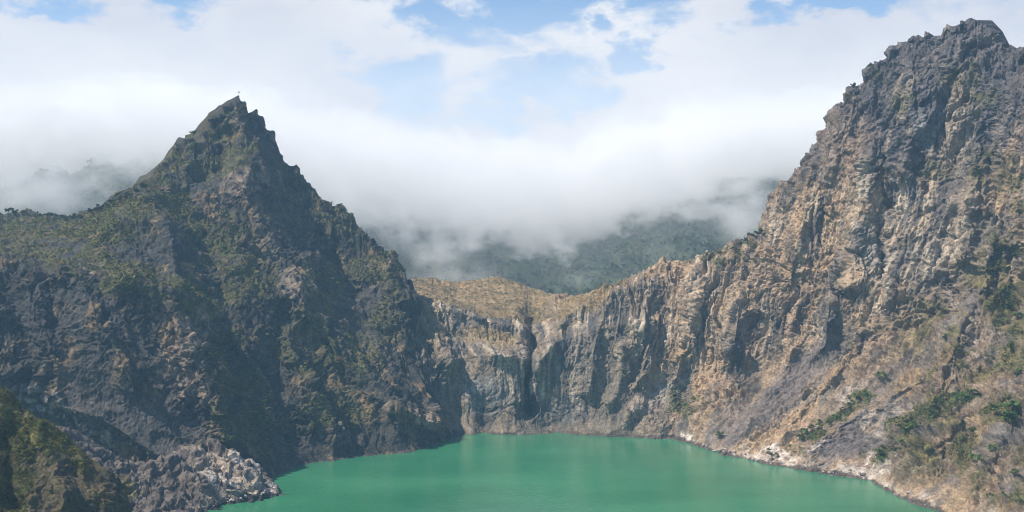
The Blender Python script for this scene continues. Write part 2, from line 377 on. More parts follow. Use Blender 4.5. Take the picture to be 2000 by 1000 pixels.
    shorem = np.maximum(shorem, blobs(PX, PY, [(1530, 895, 50, 18, 20, 1), (1348, 858, 18, 14, 30, 1), (1470, 890, 36, 8, 15, .8), (1600, 868, 22, 10, -30, .8), (1715, 905, 26, 26, -40, 1), (1650, 925, 40, 8, 12, .6), (1800, 985, 40, 14, 20, .5)], wx*.8, wy*.8)*ss(-.25, .1, s))
    colr = mixc(colr, (.62, .54, .47), shorem*.95)
    colr = mixc(colr, (.13, .10, .085), (1-ss(.6, 2.6, z+s*2)))
    colr = mixc(colr, (.36, .29, .23), slope*oc*ss(-.3, .2, s)*.75)
    colr = mixc(colr, OCHRE, dryv*ss(-.2, .25, e+s*.6)*.6)
    colr = mixc(colr, OCHRE, blobs(PX, PY, [(1335, 690, 36, 22, 0, .6), (1850, 685, 26, 24, 0, .8)], wx, wy)*.7)
    colr = mixc(colr, (.34, .25, .15), blobs(PX, PY, [(960, 662, 80, 16, 6, .9), (830, 630, 60, 40, 40, .6), (1100, 640, 40, 12, -30, .5)], wx*.6, wy*.6)*.9)
    colr = mixc(colr, DRY, grass*(.9-.5*ss(0, .3, s)))
    colr = mixc(colr, (.14, .13, .06), grass*ss(.05, .3, fbm(x/16, y/16, z/16, 4, 59))*.7)
    vv = np.clip(veg*1.15, 0, 1)
    gr = slope*ss(-.02, .22, fbm(x/26, y/26, z/26, 5, 62)+.25*s)*(1-tal)
    colr = mixc(colr, (.17, .15, .055), gr*.7)
    colr = mixc(colr, (.21, .185, .17), slope*ss(.0, .22, fbm(c/18, z/45, r/45, 4, 63))*.7*(1-gr))
    tuft = np.clip(dryv*.8+gr*.8, 0, 1)*(1-shorem)*(1-.6*tal)*(1-.8*oc)
    colr = mixc(colr, OLIVE, vv*.9); colr = mixc(colr, GREEN, vv*ss(-.1, .25, e+s*.5))
    colr *= (1+.45*np.clip(s*2, -1, 1))[..., None]
    cap = nfront
    V = P2.reshape(-1, 3); R_, C_ = P2.shape[:2]
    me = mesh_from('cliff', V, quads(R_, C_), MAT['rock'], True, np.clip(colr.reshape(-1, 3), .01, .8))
    o = tag(link('cliff', me), 'tan and grey rock cliff with scree, running from the waterfall notch up to the tall jagged summit', 'cliff', kind='structure')
    surfaces.append(dict(name='cliff', P=P2[:cap], n=n[:cap], veg=vv[:cap], grass=grass[:cap], tuft=tuft[:cap], PX=PX[:cap], PY=PY[:cap], z=z[:cap]))
    return o

# ---- the pointed mountain on the left ----
def build_mountain():
    px = np.arange(-190, 905, RES)
    M0 = shore([(-200, 930), (0, 930), (200, 950), (400, 965), (500, 950), (530, 931), (560, 917), (600, 906), (700, 892), (760, 887), (815, 881), (850, 864), (880, 853), (910, 850)])
    M1 = [(-200, 690, 735), (0, 690, 765), (250, 720, 772), (400, 770, 795), (500, 790, 838), (600, 780, 880), (700, 790, 912), (800, 800, 925), (850, 825, 955), (880, 840, 984), (910, 848, 988)]
    M2 = [(-200, 545, 790), (0, 533, 815), (120, 530, 825), (250, 548, 830), (330, 600, 842), (400, 640, 860), (500, 610, 912), (600, 600, 962), (700, 640, 985), (780, 700, 985), (820, 760, 975), (850, 810, 975), (880, 843, 985), (910, 849, 989)]
    M3 = [(-200, 480, 930), (0, 482, 925), (150, 450, 935), (230, 410, 962), (280, 380, 975), (330, 372, 990), (400, 410, 985), (460, 400, 1000), (540, 420, 1020), (620, 480, 1035), (700, 540, 1040), (790, 600, 1030), (806, 680, 1005), (850, 800, 985), (880, 847, 987), (910, 850, 990)]
    M4 = [(-200, 420, 1150), (0, 416, 1150), (60, 418, 1150), (150, 431, 1120), (200, 406, 1080), (240, 386, 1050), (270, 370, 1020), (295, 360, 1030), (305, 325, 1050), (312, 310, 1060), (348, 286, 1062), (371, 266, 1064), (392, 257, 1066), (404, 242, 1070), (414, 224, 1072), (427, 218, 1074), (446, 200, 1078), (452, 187, 1079), (460, 183, 1080), (470, 187, 1080), (476, 195, 1080), (488, 214, 1080), (502, 212, 1080), (516, 228, 1082), (533, 250, 1084), (541, 278, 1084), (553, 315, 1086), (566, 324, 1088), (578, 332, 1088), (594, 353, 1090), (607, 374, 1090), (627, 392, 1090), (650, 402, 1090), (672, 406, 1088), (690, 430, 1086), (706, 461, 1084), (740, 491, 1075), (770, 516, 1065), (798, 545, 1056), (806, 570, 1050), (809, 640, 1030), (822, 700, 1012), (850, 790, 995), (880, 848, 990), (910, 852, 992)]
    k = 1/RES
    M4 = [(q, a+j, d) for q, a, d, j in zip(px, *interp(M4, px), jag(px, 91, 9.)*(1-.5*np.exp(-((px-460)/14)**2))*np.interp(px, [-100, 250, 330, 800, 815, 900], [.3, .5, 1, .9, .3, .1]))]
    PY, Y = loft(px, [[(a, b+24, c-14) for a, b, c in M0], M0, M1, M2, M3, M4], [int(18*k), int(220*k), int(190*k), int(230*k), int(210*k)])
    PX = np.broadcast_to(px, PY.shape).copy()
    Y = blur(Y, int(7*k), 2)
    wx = fbm(PX/60, PY/60, PX*0, 4, 121)*34; wy = fbm(PX/60, PY/60, PX*0+9, 4, 122)*34
    Y = Y-1.25*ribs(PX, PY, [
        ([(300, 385), (330, 470), (345, 560)], 46, 14), ([(280, 380), (200, 470), (120, 525)], 40, 8), ([(360, 420), (420, 520), (440, 600)], 60, -12),
        ([(470, 330), (500, 420), (560, 520), (600, 610)], 55, 12), ([(430, 260), (430, 320), (360, 380)], 46, -12), ([(460, 200), (490, 300), (480, 360)], 34, 9), ([(545, 320), (600, 440), (680, 560)], 46, -12),
        ([(250, 545), (330, 610), (370, 680), (410, 760), (450, 860)], 60, 18), ([(430, 640), (480, 760), (520, 880)], 52, -16),
        ([(580, 560), (640, 660), (720, 760), (845, 828)], 56, 15), ([(560, 650), (600, 740), (620, 830)], 44, 8), ([(540, 620), (540, 720), (570, 860)], 40, -10), ([(700, 420), (740, 520), (780, 580)], 36, 9), ([(640, 480), (720, 620), (790, 720)], 46, -10),
        ([(0, 540), (40, 640), (60, 740)], 50, -8), ([(150, 530), (200, 640), (260, 740)], 46, 10), ([(90, 560), (130, 680)], 36, -9), ([(200, 500), (230, 530)], 40, 8), ([(80, 770), (230, 840), (330, 900)], 46, 8), ([(430, 720), (440, 800)], 30, 10), ([(290, 372), (270, 385)], 22, 8)], wx*.5, wy*.5)
    P = world(PX, PY, Y)
    nf = P.shape[0]
    P = add_back(P, 150, 190)
    rep = lambda q: np.concatenate([q, np.repeat(q[-1:], 14, 0)])
    PX, PY, wx, wy = rep(PX), rep(PY), rep(wx), rep(wy)
    n = grid_normals(np.stack([blur(P[..., i], int(7*k), 2) for i in range(3)], -1))
    c, r = ring(P); x, y, z = P[..., 0], P[..., 1], P[..., 2]
    tal = blobs(PX, PY, [(230, 800, 170, 60, 32, .85), (330, 840, 120, 50, 30, .9), (690, 600, 60, 80, -30, .4), (560, 430, 60, 40, 20, .35)], wx, wy)
    e = fbm(x/22, y/22, z/26, 5, 153); s = fbm(x/5, y/5, z/6, 4, 154); b = fbm(c/9, z/50, r/50, 4, 152)
    veg = blobs(PX, PY, [(80, 440, 200, 40, 4, 1), (230, 430, 110, 36, -30, 1), (330, 400, 60, 34, 20, .9), (420, 460, 80, 60, 30, .7), (250, 540, 120, 36, 12, .75), (90, 490, 130, 30, 0, .6), (380, 590, 70, 40, 30, .8), (480, 540, 70, 70, 30, .6), (440, 690, 40, 50, 20, .8), (480, 790, 60, 100, 10, .6), (600, 660, 80, 80, 30, .5), (690, 690, 60, 60, 40, .6), (640, 560, 60, 60, 0, .5), (420, 320, 90, 40, -20, .6), (340, 330, 50, 40, -30, .7), (420, 250, 40, 40, -20, .5), (480, 220, 30, 30, 0, .45), (390, 262, 40, 24, -40, .6), (430, 225, 30, 18, -40, .5), (560, 340, 30, 40, 20, .5), (580, 390, 60, 60, 30, .4), (720, 520, 70, 30, 35, .6), (640, 790, 90, 40, 20, .5), (660, 430, 60, 30, 20, .5), (760, 620, 40, 50, 20, .5), (540, 860, 40, 60, 0, .4)], wx, wy)
    veg = veg*ss(-.3, .12, fbm(x/15, y/15, z/15, 4, 133))
    near = ss(0, 1, z/22)
    d = rock_detail(P, c, r, 140, np.maximum(tal*.8, veg*.35), veg)*(.3+.7*near)*.82
    pk = np.exp(-((PX-430)/80)**2-((PY-240)/70)**2)
    d += pk*((ridged(c/16, z/26, r/20, 3, 191)-.4)*8+(ridged(x/6, y/6, z/7, 3, 192)-.4)*3)
    d *= 1-.2*np.exp(-((PX-462)/30)**2-((PY-190)/30)**2)
    d += veg*ridged(x/3.4, y/3.4, z/3.4, 2, 170)*1.8
    P2 = P+n*d[..., None]
    a = fbm(c/40, z/60, r/60, 5, 151)
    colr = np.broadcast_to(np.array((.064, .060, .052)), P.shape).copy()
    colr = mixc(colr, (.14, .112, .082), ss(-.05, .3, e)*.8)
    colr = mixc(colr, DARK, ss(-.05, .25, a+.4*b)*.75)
    colr = mixc(colr, (.36, .27, .2), blobs(PX, PY, [(370, 650, 50, 60, 20, .8), (350, 700, 50, 50, 0, .6), (580, 550, 36, 40, 0, .8), (480, 350, 50, 40, -20, .6), (300, 610, 40, 20, 30, .4), (190, 520, 40, 20, -20, .5), (800, 810, 60, 16, 25, .8), (660, 850, 30, 24, 0, .5), (370, 760, 40, 30, 0, .6), (740, 530, 14, 16, 0, .9), (720, 690, 40, 40, 30, .5), (610, 650, 30, 50, 0, .5), (500, 480, 50, 40, 20, .4), (460, 240, 20, 14, 0, .5), (360, 610, 16, 12, 0, .9)], wx, wy)*ss(-.35, .2, s+b*.5))
    colr = mixc(colr, (.12, .108, .095), tal*.7)
    colr = mixc(colr, (.42, .36, .33), blobs(PX, PY, [(60, 780, 60, 20, 25, .5), (120, 800, 60, 20, 30, .5), (190, 860, 30, 20, 30, .6)], wx, wy)*ss(-.1, .2, s))
    colr = mixc(colr, (.09, .075, .07), (1-ss(.6, 2.6, z+s*2)))
    colr = mixc(colr, OCHRE, ss(.1, .35, e+s*.4)*.4*(1-tal))
    vv = np.clip(veg*1.15, 0, 1)
    colr = mixc(colr, OLIVE, vv*.9); colr = mixc(colr, GREEN, vv*ss(-.12, .2, e+s*.5)*.9)
    colr *= (1+.45*np.clip(s*2, -1, 1))[..., None]
    R_, C_ = P2.shape[:2]
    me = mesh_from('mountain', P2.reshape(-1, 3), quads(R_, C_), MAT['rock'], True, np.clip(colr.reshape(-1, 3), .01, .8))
    o = tag(link('mountain', me), 'dark pointed mountain with scrubby green ridges dropping steeply into the lake', 'mountain', kind='structure')
    surfaces.append(dict(name='mountain', P=P2[:nf], n=n[:nf], veg=vv[:nf], grass=vv[:nf]*0, PX=PX[:nf], PY=PY[:nf], z=z[:nf]))
    return o

# ---- pale rock spur running into the water ----
def build_spur():
    px = np.arange(90, 566, RES*.8)
    Q0 = shore([(80, 1060), (200, 1045), (300, 1030), (380, 1008), (400, 1000), (440, 985), (500, 974), (545, 966), (552, 966), (570, 964)])
    Q1 = [(80, 960, 655), (200, 960, 672), (300, 955, 690), (400, 945, 712), (450, 940, 722), (500, 945, 733), (545, 963, 742), (570, 966, 741)]
    Q2 = [(80, 830, 690), (150, 845, 705), (210, 880, 712), (250, 905, 716), (300, 905, 728), (350, 890, 742), (385, 868, 752), (412, 868, 756), (440, 872, 758), (465, 893, 757), (490, 908, 755), (515, 930, 752), (535, 950, 748), (546, 962, 744), (570, 968, 741)]
    k = 1/RES/.8
    PY, Y = loft(px, [[(a, b+22, c-10) for a, b, c in Q0], Q0, Q1, Q2], [int(12*k), int(50*k), int(80*k)])
    PX = np.broadcast_to(px, PY.shape).copy()
    Y = blur(Y, int(4*k), 2)
    wx = fbm(PX/30, PY/30, PX*0, 4, 221)*14; wy = fbm(PX/30, PY/30, PX*0+9, 4, 222)*14
    Y = Y-ribs(PX, PY, [([(400, 880), (430, 930), (440, 970)], 20, -5), ([(450, 890), (480, 930), (500, 960)], 26, 5), ([(330, 900), (390, 950)], 24, 5), ([(250, 910), (330, 970)], 26, 4), ([(440, 905), (425, 950)], 16, -5), ([(505, 930), (510, 965)], 14, -4)], wx, wy)
    P = world(PX, PY, Y); nf = P.shape[0]
    P = add_back(P, 40, 40)
    rep = lambda q: np.concatenate([q, np.repeat(q[-1:], 14, 0)])
    PX, PY, wx, wy = rep(PX), rep(PY), rep(wx), rep(wy)
    n = grid_normals(np.stack([blur(P[..., i], int(4*k), 2) for i in range(3)], -1))
    c, r = ring(P); x, y, z = P[..., 0], P[..., 1], P[..., 2]
    tip = ss(330, 470, PX+wx)
    # tilted slabs: the beds dip towards the water
    q = (x*.55-y*.25+z*.85)/6.5+fbm(x/18, y/18, z/18, 3, 231)*1.3
    slab = (q-np.floor(q)); slab = np.where(slab < .8, slab/.8, (1-slab)/.2)
    uu = x*.8-z*.6; vv_ = x*.6+z*.8; ww = fbm(x/15, y/15, z/15, 3, 233)*5
    k1, k2, k3 = worley((uu+ww)/17, (vv_+ww)/5.5, y/8, 234); k4, k5, k6 = worley((uu+ww)/4.5, (vv_-ww)/2.0, y/2.6, 235)
    d = rock_detail(P, c, r, 240, PX*0, PX*0, .05)+slab*3.6+(k3-.5)*3.0+(ridged((vv_+ww)/7, uu/24, y/12, 3, 236)-.4)*3.4+(ridged((vv_+ww*.5)/2.4, uu/8, y/4, 3, 237)-.4)*1.0+(k6-.5)*1.4+fbm(uu/3, vv_/1.1, y/1.5, 2, 232)*.5
    tipfade = np.clip((566-PX)/60, .12, 1)
    P2 = P+n*(d*tipfade)[..., None]
    e = fbm(uu/16, vv_/6, y/12, 5, 253); s = fbm(uu/9, vv_/2.2, y/4, 4, 254)
    colr = np.broadcast_to(np.array((.165, .135, .115)), P.shape).copy()
    colr = mixc(colr, (.50, .405, .315), tip*ss(-.3, .15, e+.3*s)*.95)
    colr = mixc(colr, (.15, .13, .125), ss(.05, .3, fbm(x/8, y/8, z/8, 4, 255))*.7)
    colr = mixc(colr, (.60, .53, .46), blobs(PX, PY, [(430, 945, 46, 18, 25, .9), (480, 905, 30, 20, 30, .6), (525, 955, 24, 10, 20, .7)], wx, wy)*ss(-.25, .1, s))
    colr = mixc(colr, OLIVE, blobs(PX, PY, [(240, 965, 30, 40, 0, .8), (400, 868, 26, 8, 0, .7), (180, 960, 60, 40, 0, .5)], wx, wy)*ss(-.2, .1, e))
    colr = mixc(colr, (.08, .07, .062), 1-ss(.5, 2.0, z+s*1.6))
    colr *= (1+.45*np.clip(s*2, -1, 1))[..., None]
    R_, C_ = P2.shape[:2]
    me = mesh_from('rock_spur', P2.reshape(-1, 3), quads(R_, C_), MAT['rock'], True, np.clip(colr.reshape(-1, 3), .01, .8))
    o = tag(link('rock_spur', me), 'pale layered rock spur sloping down to a point in the green water', 'rock spur', kind='structure')
    surfaces.append(dict(name='rock_spur', P=P2[:nf], n=n[:nf], veg=PX[:nf]*0, grass=PX[:nf]*0, PX=PX[:nf], PY=PY[:nf], z=z[:nf]))

# ---- overgrown bank close to the camera ----
def build_bank():
    px = np.arange(-240, 262, RES)
    B0 = [(-240, 1190, 395), (0, 1190, 400), (150, 1190, 415), (245, 1150, 440), (270, 1140, 450)]
    B1 = [(-240, 930, 430), (0, 930, 440), (120, 960, 450), (200, 985, 458), (240, 1010, 465), (270, 1030, 470)]
    B2 = [(-240, 690, 480), (-40, 740, 485), (0, 760, 488), (30, 785, 490), (60, 812, 492), (100, 838, 494), (125, 860, 494), (160, 880, 494), (190, 905, 492), (215, 935, 488), (235, 975, 482), (250, 1010, 478), (270, 1060, 474)]
    k = 1/RES
    PY, Y = loft(px, [B0, B1, B2], [int(150*k), int(170*k)])
    PX = np.broadcast_to(px, PY.shape).copy(); Y = blur(Y, int(6*k), 2)
    wx = fbm(PX/50, PY/50, PX*0, 4, 321)*24; wy = fbm(PX/50, PY/50, PX*0+9, 4, 322)*24
    Y = Y-ribs(PX, PY, [([(10, 850), (30, 980)], 40, -9), ([(60, 820), (110, 900), (120, 1000)], 40, 8), ([(150, 890), (180, 960)], 26, 5)], wx, wy)
    P = world(PX, PY, Y); nf = P.shape[0]
    P = add_back(P, 90, 70)
    rep = lambda q: np.concatenate([q, np.repeat(q[-1:], 14, 0)])
    PX, PY, wx, wy = rep(PX), rep(PY), rep(wx), rep(wy)
    n = grid_normals(np.stack([blur(P[..., i], int(5*k), 2) for i in range(3)], -1))
    c, r = ring(P); x, y, z = P[..., 0], P[..., 1], P[..., 2]
    veg = np.maximum(blobs(PX, PY, [(70, 840, 100, 34, 32, 1), (0, 800, 50, 60, 0, 1), (20, 920, 50, 120, 0, 1), (150, 900, 60, 24, 35, .7), (-120, 800, 130, 160, 0, 1)], wx, wy), .25)
    veg *= ss(-.35, .05, fbm(x/8, y/8, z/8, 4, 333))
    d = rock_detail(P, c, r, 340, PX*0, veg, .42)+veg*ridged(x/2, y/2, z/2, 3, 370)*1.0
    P2 = P+n*d[..., None]
    e = fbm(x/9, y/9, z/9, 5, 353); s = fbm(x/2.2, y/2.2, z/2.2, 4, 354)
    colr = np.broadcast_to(np.array((.10, .08, .062)), P.shape).copy()
    colr = mixc(colr, (.26, .16, .09), ss(.0, .3, e)*.75); colr = mixc(colr, DARK, ss(.02, .25, s)*.7)
    vv = np.clip(veg*1.2, 0, 1)
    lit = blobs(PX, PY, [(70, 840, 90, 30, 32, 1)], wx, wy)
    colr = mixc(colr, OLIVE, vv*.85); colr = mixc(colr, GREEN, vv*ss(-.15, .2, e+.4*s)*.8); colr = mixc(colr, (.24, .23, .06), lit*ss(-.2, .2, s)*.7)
    colr *= (1+.3*np.clip(s*2, -1, 1))[..., None]
    R_, C_ = P2.shape[:2]
    me = mesh_from('bank', P2.reshape(-1, 3), quads(R_, C_), MAT['rock'], True, np.clip(colr.reshape(-1, 3), .01, .8))
    tag(link('bank', me), 'near overgrown rocky bank with mossy green top in the bottom left corner', 'hillside', kind='structure')
    surfaces.append(dict(name='bank', P=P2[:nf], n=n[:nf], veg=vv[:nf], grass=vv[:nf]*0, PX=PX[:nf], PY=PY[:nf], z=z[:nf]))

# ---- forested hills behind, their tops in cloud ----
def build_hills():
    px = np.arange(-260, 1800, RES*1.7)
    H0 = [(-260, 520, 1330), (0, 500, 1330), (300, 480, 1360), (500, 520, 1400), (700, 600, 1310), (900, 610, 1310), (1050, 620, 1310), (1200, 640, 1300), (1500, 640, 1330), (1800, 600, 1350)]
    H1 = [(-260, 440, 1450), (0, 420, 1450), (300, 400, 1470), (500, 440, 1500), (700, 530, 1540), (850, 552, 1500), (950, 548, 1470), (1050, 560, 1430), (1150, 565, 1420), (1300, 520, 1430), (1500, 455, 1450), (1800, 420, 1450)]
    H2 = [(-260, 370, 1600), (0, 365, 1610), (150, 350, 1610), (230, 330, 1600), (300, 335, 1610), (500, 365, 1690), (700, 455, 1780), (850, 490, 1760), (960, 485, 1720), (1050, 490, 1680), (1150, 475, 1660), (1300, 425, 1650), (1500, 365, 1650), (1800, 330, 1650)]
    H3 = [(-260, 355, 1700), (0, 345, 1720), (130, 330, 1700), (200, 312, 1690), (240, 302, 1690), (280, 312, 1700), (330, 310, 1740), (500, 335, 1820), (700, 410, 1930), (850, 440, 1900), (960, 435, 1860), (1050, 430, 1820), (1150, 420, 1800), (1300, 385, 1800), (1500, 325, 1800), (1800, 290, 1800)]
    k = 1/RES/1.7
    PY, Y = loft(px, [H0, H1, H2, H3], [int(110*k), int(130*k), int(90*k)])
    PX = np.broadcast_to(px, PY.shape).copy(); Y = blur(Y, int(12*k), 2); PY = blur(PY, int(6*k), 1)
    P = add_back(world(PX, PY, Y), 200, 400)
    n = grid_normals(np.stack([blur(P[..., i], int(8*k), 2) for i in range(3)], -1))
    x, y, z = P[..., 0], P[..., 1], P[..., 2]
    w1 = fbm(x/120, y/120, z/120, 3, 421)*50
    q = x*.75+y*.66
    d = (ridged((q+w1)/110, z/300, (x*.66-y*.75)/420, 5, 422)-.45)*40+(ridged((x+w1)/42, y/42, z/60, 4, 423)-.4)*12+(ridged(x/9, y/9, z/9, 3, 424)-.4)*3.5
    edge = np.ones_like(d)
    P2 = P+n*(d*edge)[..., None]
    e = fbm(x/40, y/40, z/40, 5, 425); s = fbm(x/9, y/9, z/9, 4, 426)
    colr = np.broadcast_to(np.array((.11, .155, .085)), P.shape).copy()
    colr = mixc(colr, (.14, .16, .055), ss(-.1, .3, e+s*.4)); colr = mixc(colr, (.04, .06, .025), ss(.0, .3, s)*.7)
    colr = mixc(colr, (.2, .17, .14), ss(.28, .4, fbm(x/25, y/25, z/50, 4, 427))*.6)
    R_, C_ = P2.shape[:2]
    me = mesh_from('hills', P2.reshape(-1, 3), quads(R_, C_), MAT['rock'], True, np.clip(colr.reshape(-1, 3), .01, .8))
    tag(link('hills', me), 'forested green hillsides behind the crater fading up into low cloud', 'hills', kind='structure')
    surfaces.append(dict(name='hills', P=P2[:-14], n=n[:-14], veg=np.ones_like(x)[:-14], grass=x[:-14]*0, PX=PX, PY=PY, z=z[:-14]))

MAT = {}
MAT['rock'] = rock_material('rock')
build_cliff(); print('cliff', time.time()-T0)
build_mountain(); print('mountain', time.time()-T0)
build_spur(); build_bank(); build_hills(); print('terrain', time.time()-T0)

# ------------------------------------------------------------------ plants, boulders, summit flag
ZB = np.full((1000, 2000), 1e9); ZI = np.full((1000, 2000), -1, dtype=np.int64); ZS = np.zeros((1000, 2000), dtype=np.int32)
for si, sf in enumerate(surfaces):
    P = sf['P'].reshape(-1, 3); yy = P[:, 1]
    u = np.round(1000+P[:, 0]/yy*F).astype(int); v = np.round(500-(P[:, 2]-CH)/yy*F).astype(int)
    idx = np.nonzero((u >= 0) & (u < 2000) & (v >= 0) & (v < 1000))[0]
    idx = idx[np.argsort(-yy[idx])]
    ok = yy[idx] < ZB[v[idx], u[idx]]; idx = idx[ok]
    ZB[v[idx], u[idx]] = yy[idx]; ZI[v[idx], u[idx]] = idx; ZS[v[idx], u[idx]] = si

def spot(px, py, r=4):
    """the ground point nearest the camera seen around a pixel"""
    px, py = int(px), int(py)
    for rr in (1, 2, r, 2*r, 4*r):
        y0, y1, x0, x1 = max(0, py-rr), min(1000, py+rr+1), max(0, px-rr), min(2000, px+rr+1)
        sub = ZB[y0:y1, x0:x1]
        if sub.size and sub.min() < 1e8:
            a, b = np.unravel_index(np.argmin(sub), sub.shape)
            return surfaces[ZS[y0+a, x0+b]]['P'].reshape(-1, 3)[ZI[y0+a, x0+b]]
    return None

def leaves(rg, centre, R, n, size, flat=.8, dome=.25):
    """n leaf-clump quads filling a lumpy ellipsoid"""
    d = rg.normal(size=(n, 3)); d /= np.linalg.norm(d, axis=1)[:, None]
    d[:, 2] = np.where(d[:, 2] < -dome, -d[:, 2]*.5, d[:, 2])
    p = d*(R*rg.random((n, 1))**.45)*np.array([1, 1, flat])*(.75+.5*rg.random((n, 1)))+centre
    a = rg.normal(size=(n, 3)); a /= np.linalg.norm(a, axis=1)[:, None]
    b = np.cross(a, rg.normal(size=(n, 3))); b /= np.linalg.norm(b, axis=1)[:, None]
    sz = size*(.6+.8*rg.random((n, 1)))
    return np.stack([p-a*sz-b*sz*.7, p+a*sz-b*sz*.6, p+a*sz*.8+b*sz*.7, p-a*sz*.9+b*sz*.6], 1)

LEAF = None
def cover(name, label, cat, sname, count, rmin, rmax, k, base, key='veg', thr=.3, zmin=2.5, leaf=.34):
    sf = [q for q in surfaces if q['name'] == sname][0]
    P = sf['P']; A = np.zeros(P.shape[:2])
    du = np.linalg.norm(P[:-1, 1:]-P[:-1, :-1], axis=-1); dv = np.linalg.norm(P[1:, :-1]-P[:-1, :-1], axis=-1)
    A[:-1, :-1] = np.minimum(du*dv, 6)
    wgt = (A*np.clip(sf[key]-thr, 0, 1)*(P[..., 2] > zmin)).ravel().astype(np.float64)
    wgt *= .15+np.clip(sf['n'][..., 2].ravel()+.35, 0, 1.3)
    pick = rng.choice(len(wgt), size=count, p=wgt/wgt.sum())
    V = []; C = []
    c0 = P.reshape(-1, 3)[pick]
    R = rmin+(rmax-rmin)*rng.random(count)**2
    for i in range(count):
        V.append(leaves(rng, c0[i]+np.array([0, 0, R[i]*.35]), R[i], k, R[i]*leaf))
        t = (.6+.8*rng.random())*np.array(base)*(1+.25*rng.normal(size=3)*np.array([1, .5, .5]))
        C.append(np.repeat(np.clip(t, .006, .4)[None], k*4, 0)*np.repeat(.75+.5*rng.random((k, 1)), 4, 0))
    V = np.concatenate(V).reshape(-1, 3); C = np.concatenate(C)
    me = mesh_from(name, V, np.arange(len(V)).reshape(-1, 4), MAT['leaf'], False, C)
    return tag(link(name, me), label, cat, kind='stuff')

m, nt, N = new_mat('leaf'); L = nt.links.new
out = N('ShaderNodeOutputMaterial'); b = N('ShaderNodeBsdfPrincipled'); b.inputs['Roughness'].default_value = .75; b.inputs['Specular IOR Level'].default_value = .15
at_ = N('ShaderNodeAttribute'); at_.attribute_name = 'tint'; L(at_.outputs['Color'], b.inputs['Base Color']); L(b.outputs[0], out.inputs[0])
MAT['leaf'] = m
MAT['bark'] = plain_material('bark', (.07, .05, .035)); MAT['stone'] = plain_material('stone', (.42, .36, .31)); MAT['dark_stone'] = plain_material('dark_stone', (.16, .135, .12))
MAT['steel'] = plain_material('steel', (.3, .3, .3), .4); MAT['cloth'] = plain_material('cloth', (.45, .16, .10))

cover('scrub', 'olive green scrub and grass clumps covering the ridges of the pointed mountain', 'scrub', 'mountain', 13000, .5, 1.7, 10, (.19, .18, .055))
cover('scrub', 'patchy green scrub growing on the ledges of the tan cliff', 'scrub', 'cliff', 4200, .5, 1.7, 10, (.15, .15, .045))
cover('dry_grass', 'tufts of straw coloured dry grass on the plateau above the waterfall notch', 'grass', 'cliff', 3000, .5, 1.3, 8, (.3, .23, .11), 'grass')
cover('dry_grass', 'ochre and yellow green grass tufts on the steep slope above the right shore', 'grass', 'cliff', 5000, .3, .9, 8, (.24, .20, .08), 'tuft', thr=.25)
cover('scrub', 'mossy green scrub on the near bank in the bottom left corner', 'scrub', 'bank', 12000, .2, .8, 14, (.15, .15, .045), thr=.2, leaf=.24)
cover('forest', 'dense green forest on the far hillsides under the cloud', 'forest', 'hills', 14000, 2.5, 6.0, 12, (.13, .18, .10))

# ---- countable plants
def tube(p0, p1, r0, r1, n=7):
    p0, p1 = np.array(p0, float), np.array(p1, float); d = p1-p0; d /= np.linalg.norm(d)
    a = np.cross(d, (.3, .9, .1)); a /= np.linalg.norm(a); b = np.cross(d, a)
    th = np.arange(n)/n*2*math.pi
    ring_ = np.cos(th)[:, None]*a+np.sin(th)[:, None]*b
    V = np.concatenate([p0+ring_*r0, p1+ring_*r1]); i = np.arange(n); j = (i+1) % n
    return V, np.stack([i, j, j+n, i+n], 1)
def merge(parts):
    Vs, Qs, o = [], [], 0
    for V, Q in parts: Vs.append(V); Qs.append(Q+o); o += len(V)
    return np.concatenate(Vs), np.concatenate(Qs)
def crown_mesh(name, R, k, base, seed, flat=.85, lumps=6):
    rg = np.random.default_rng(seed); V = []; C = []
    for i in range(lumps):
        d = rg.normal(size=3)*np.array([.55, .55, .4])*R
        q = leaves(rg, d+np.array([0, 0, R*.2]), R*(.45+.25*rg.random()), k//lumps, R*.12, flat)
        t = np.array(base)*(.6+.9*rg.random())
        V.append(q); C.append(np.repeat(np.repeat(t[None], len(q), 0)*(.7+.6*rg.random((len(q), 1))), 4, 0))
    V = np.concatenate(V).reshape(-1, 3)
    return mesh_from(name, V, np.arange(len(V)).reshape(-1, 4), MAT['leaf'], False, np.concatenate(C))
def stem_mesh(name, h, r, seed, lean=.12):
    rg = np.random.default_rng(seed); parts = []; top = np.array([rg.normal()*lean*h, rg.normal()*lean*h, h])
    parts.append(tube((0, 0, -.5), top*.55, r, r*.75)); parts.append(tube(top*.55, top, r*.75, r*.35))
    for i in range(4):
        a = rg.random()*6.28; p = top*(.5+.12*i); parts.append(tube(p, p+np.array([math.cos(a), math.sin(a), .8])*h*.3, r*.4, r*.15))
    V, Q = merge(parts); return mesh_from(name, V, Q, MAT['bark'], True)

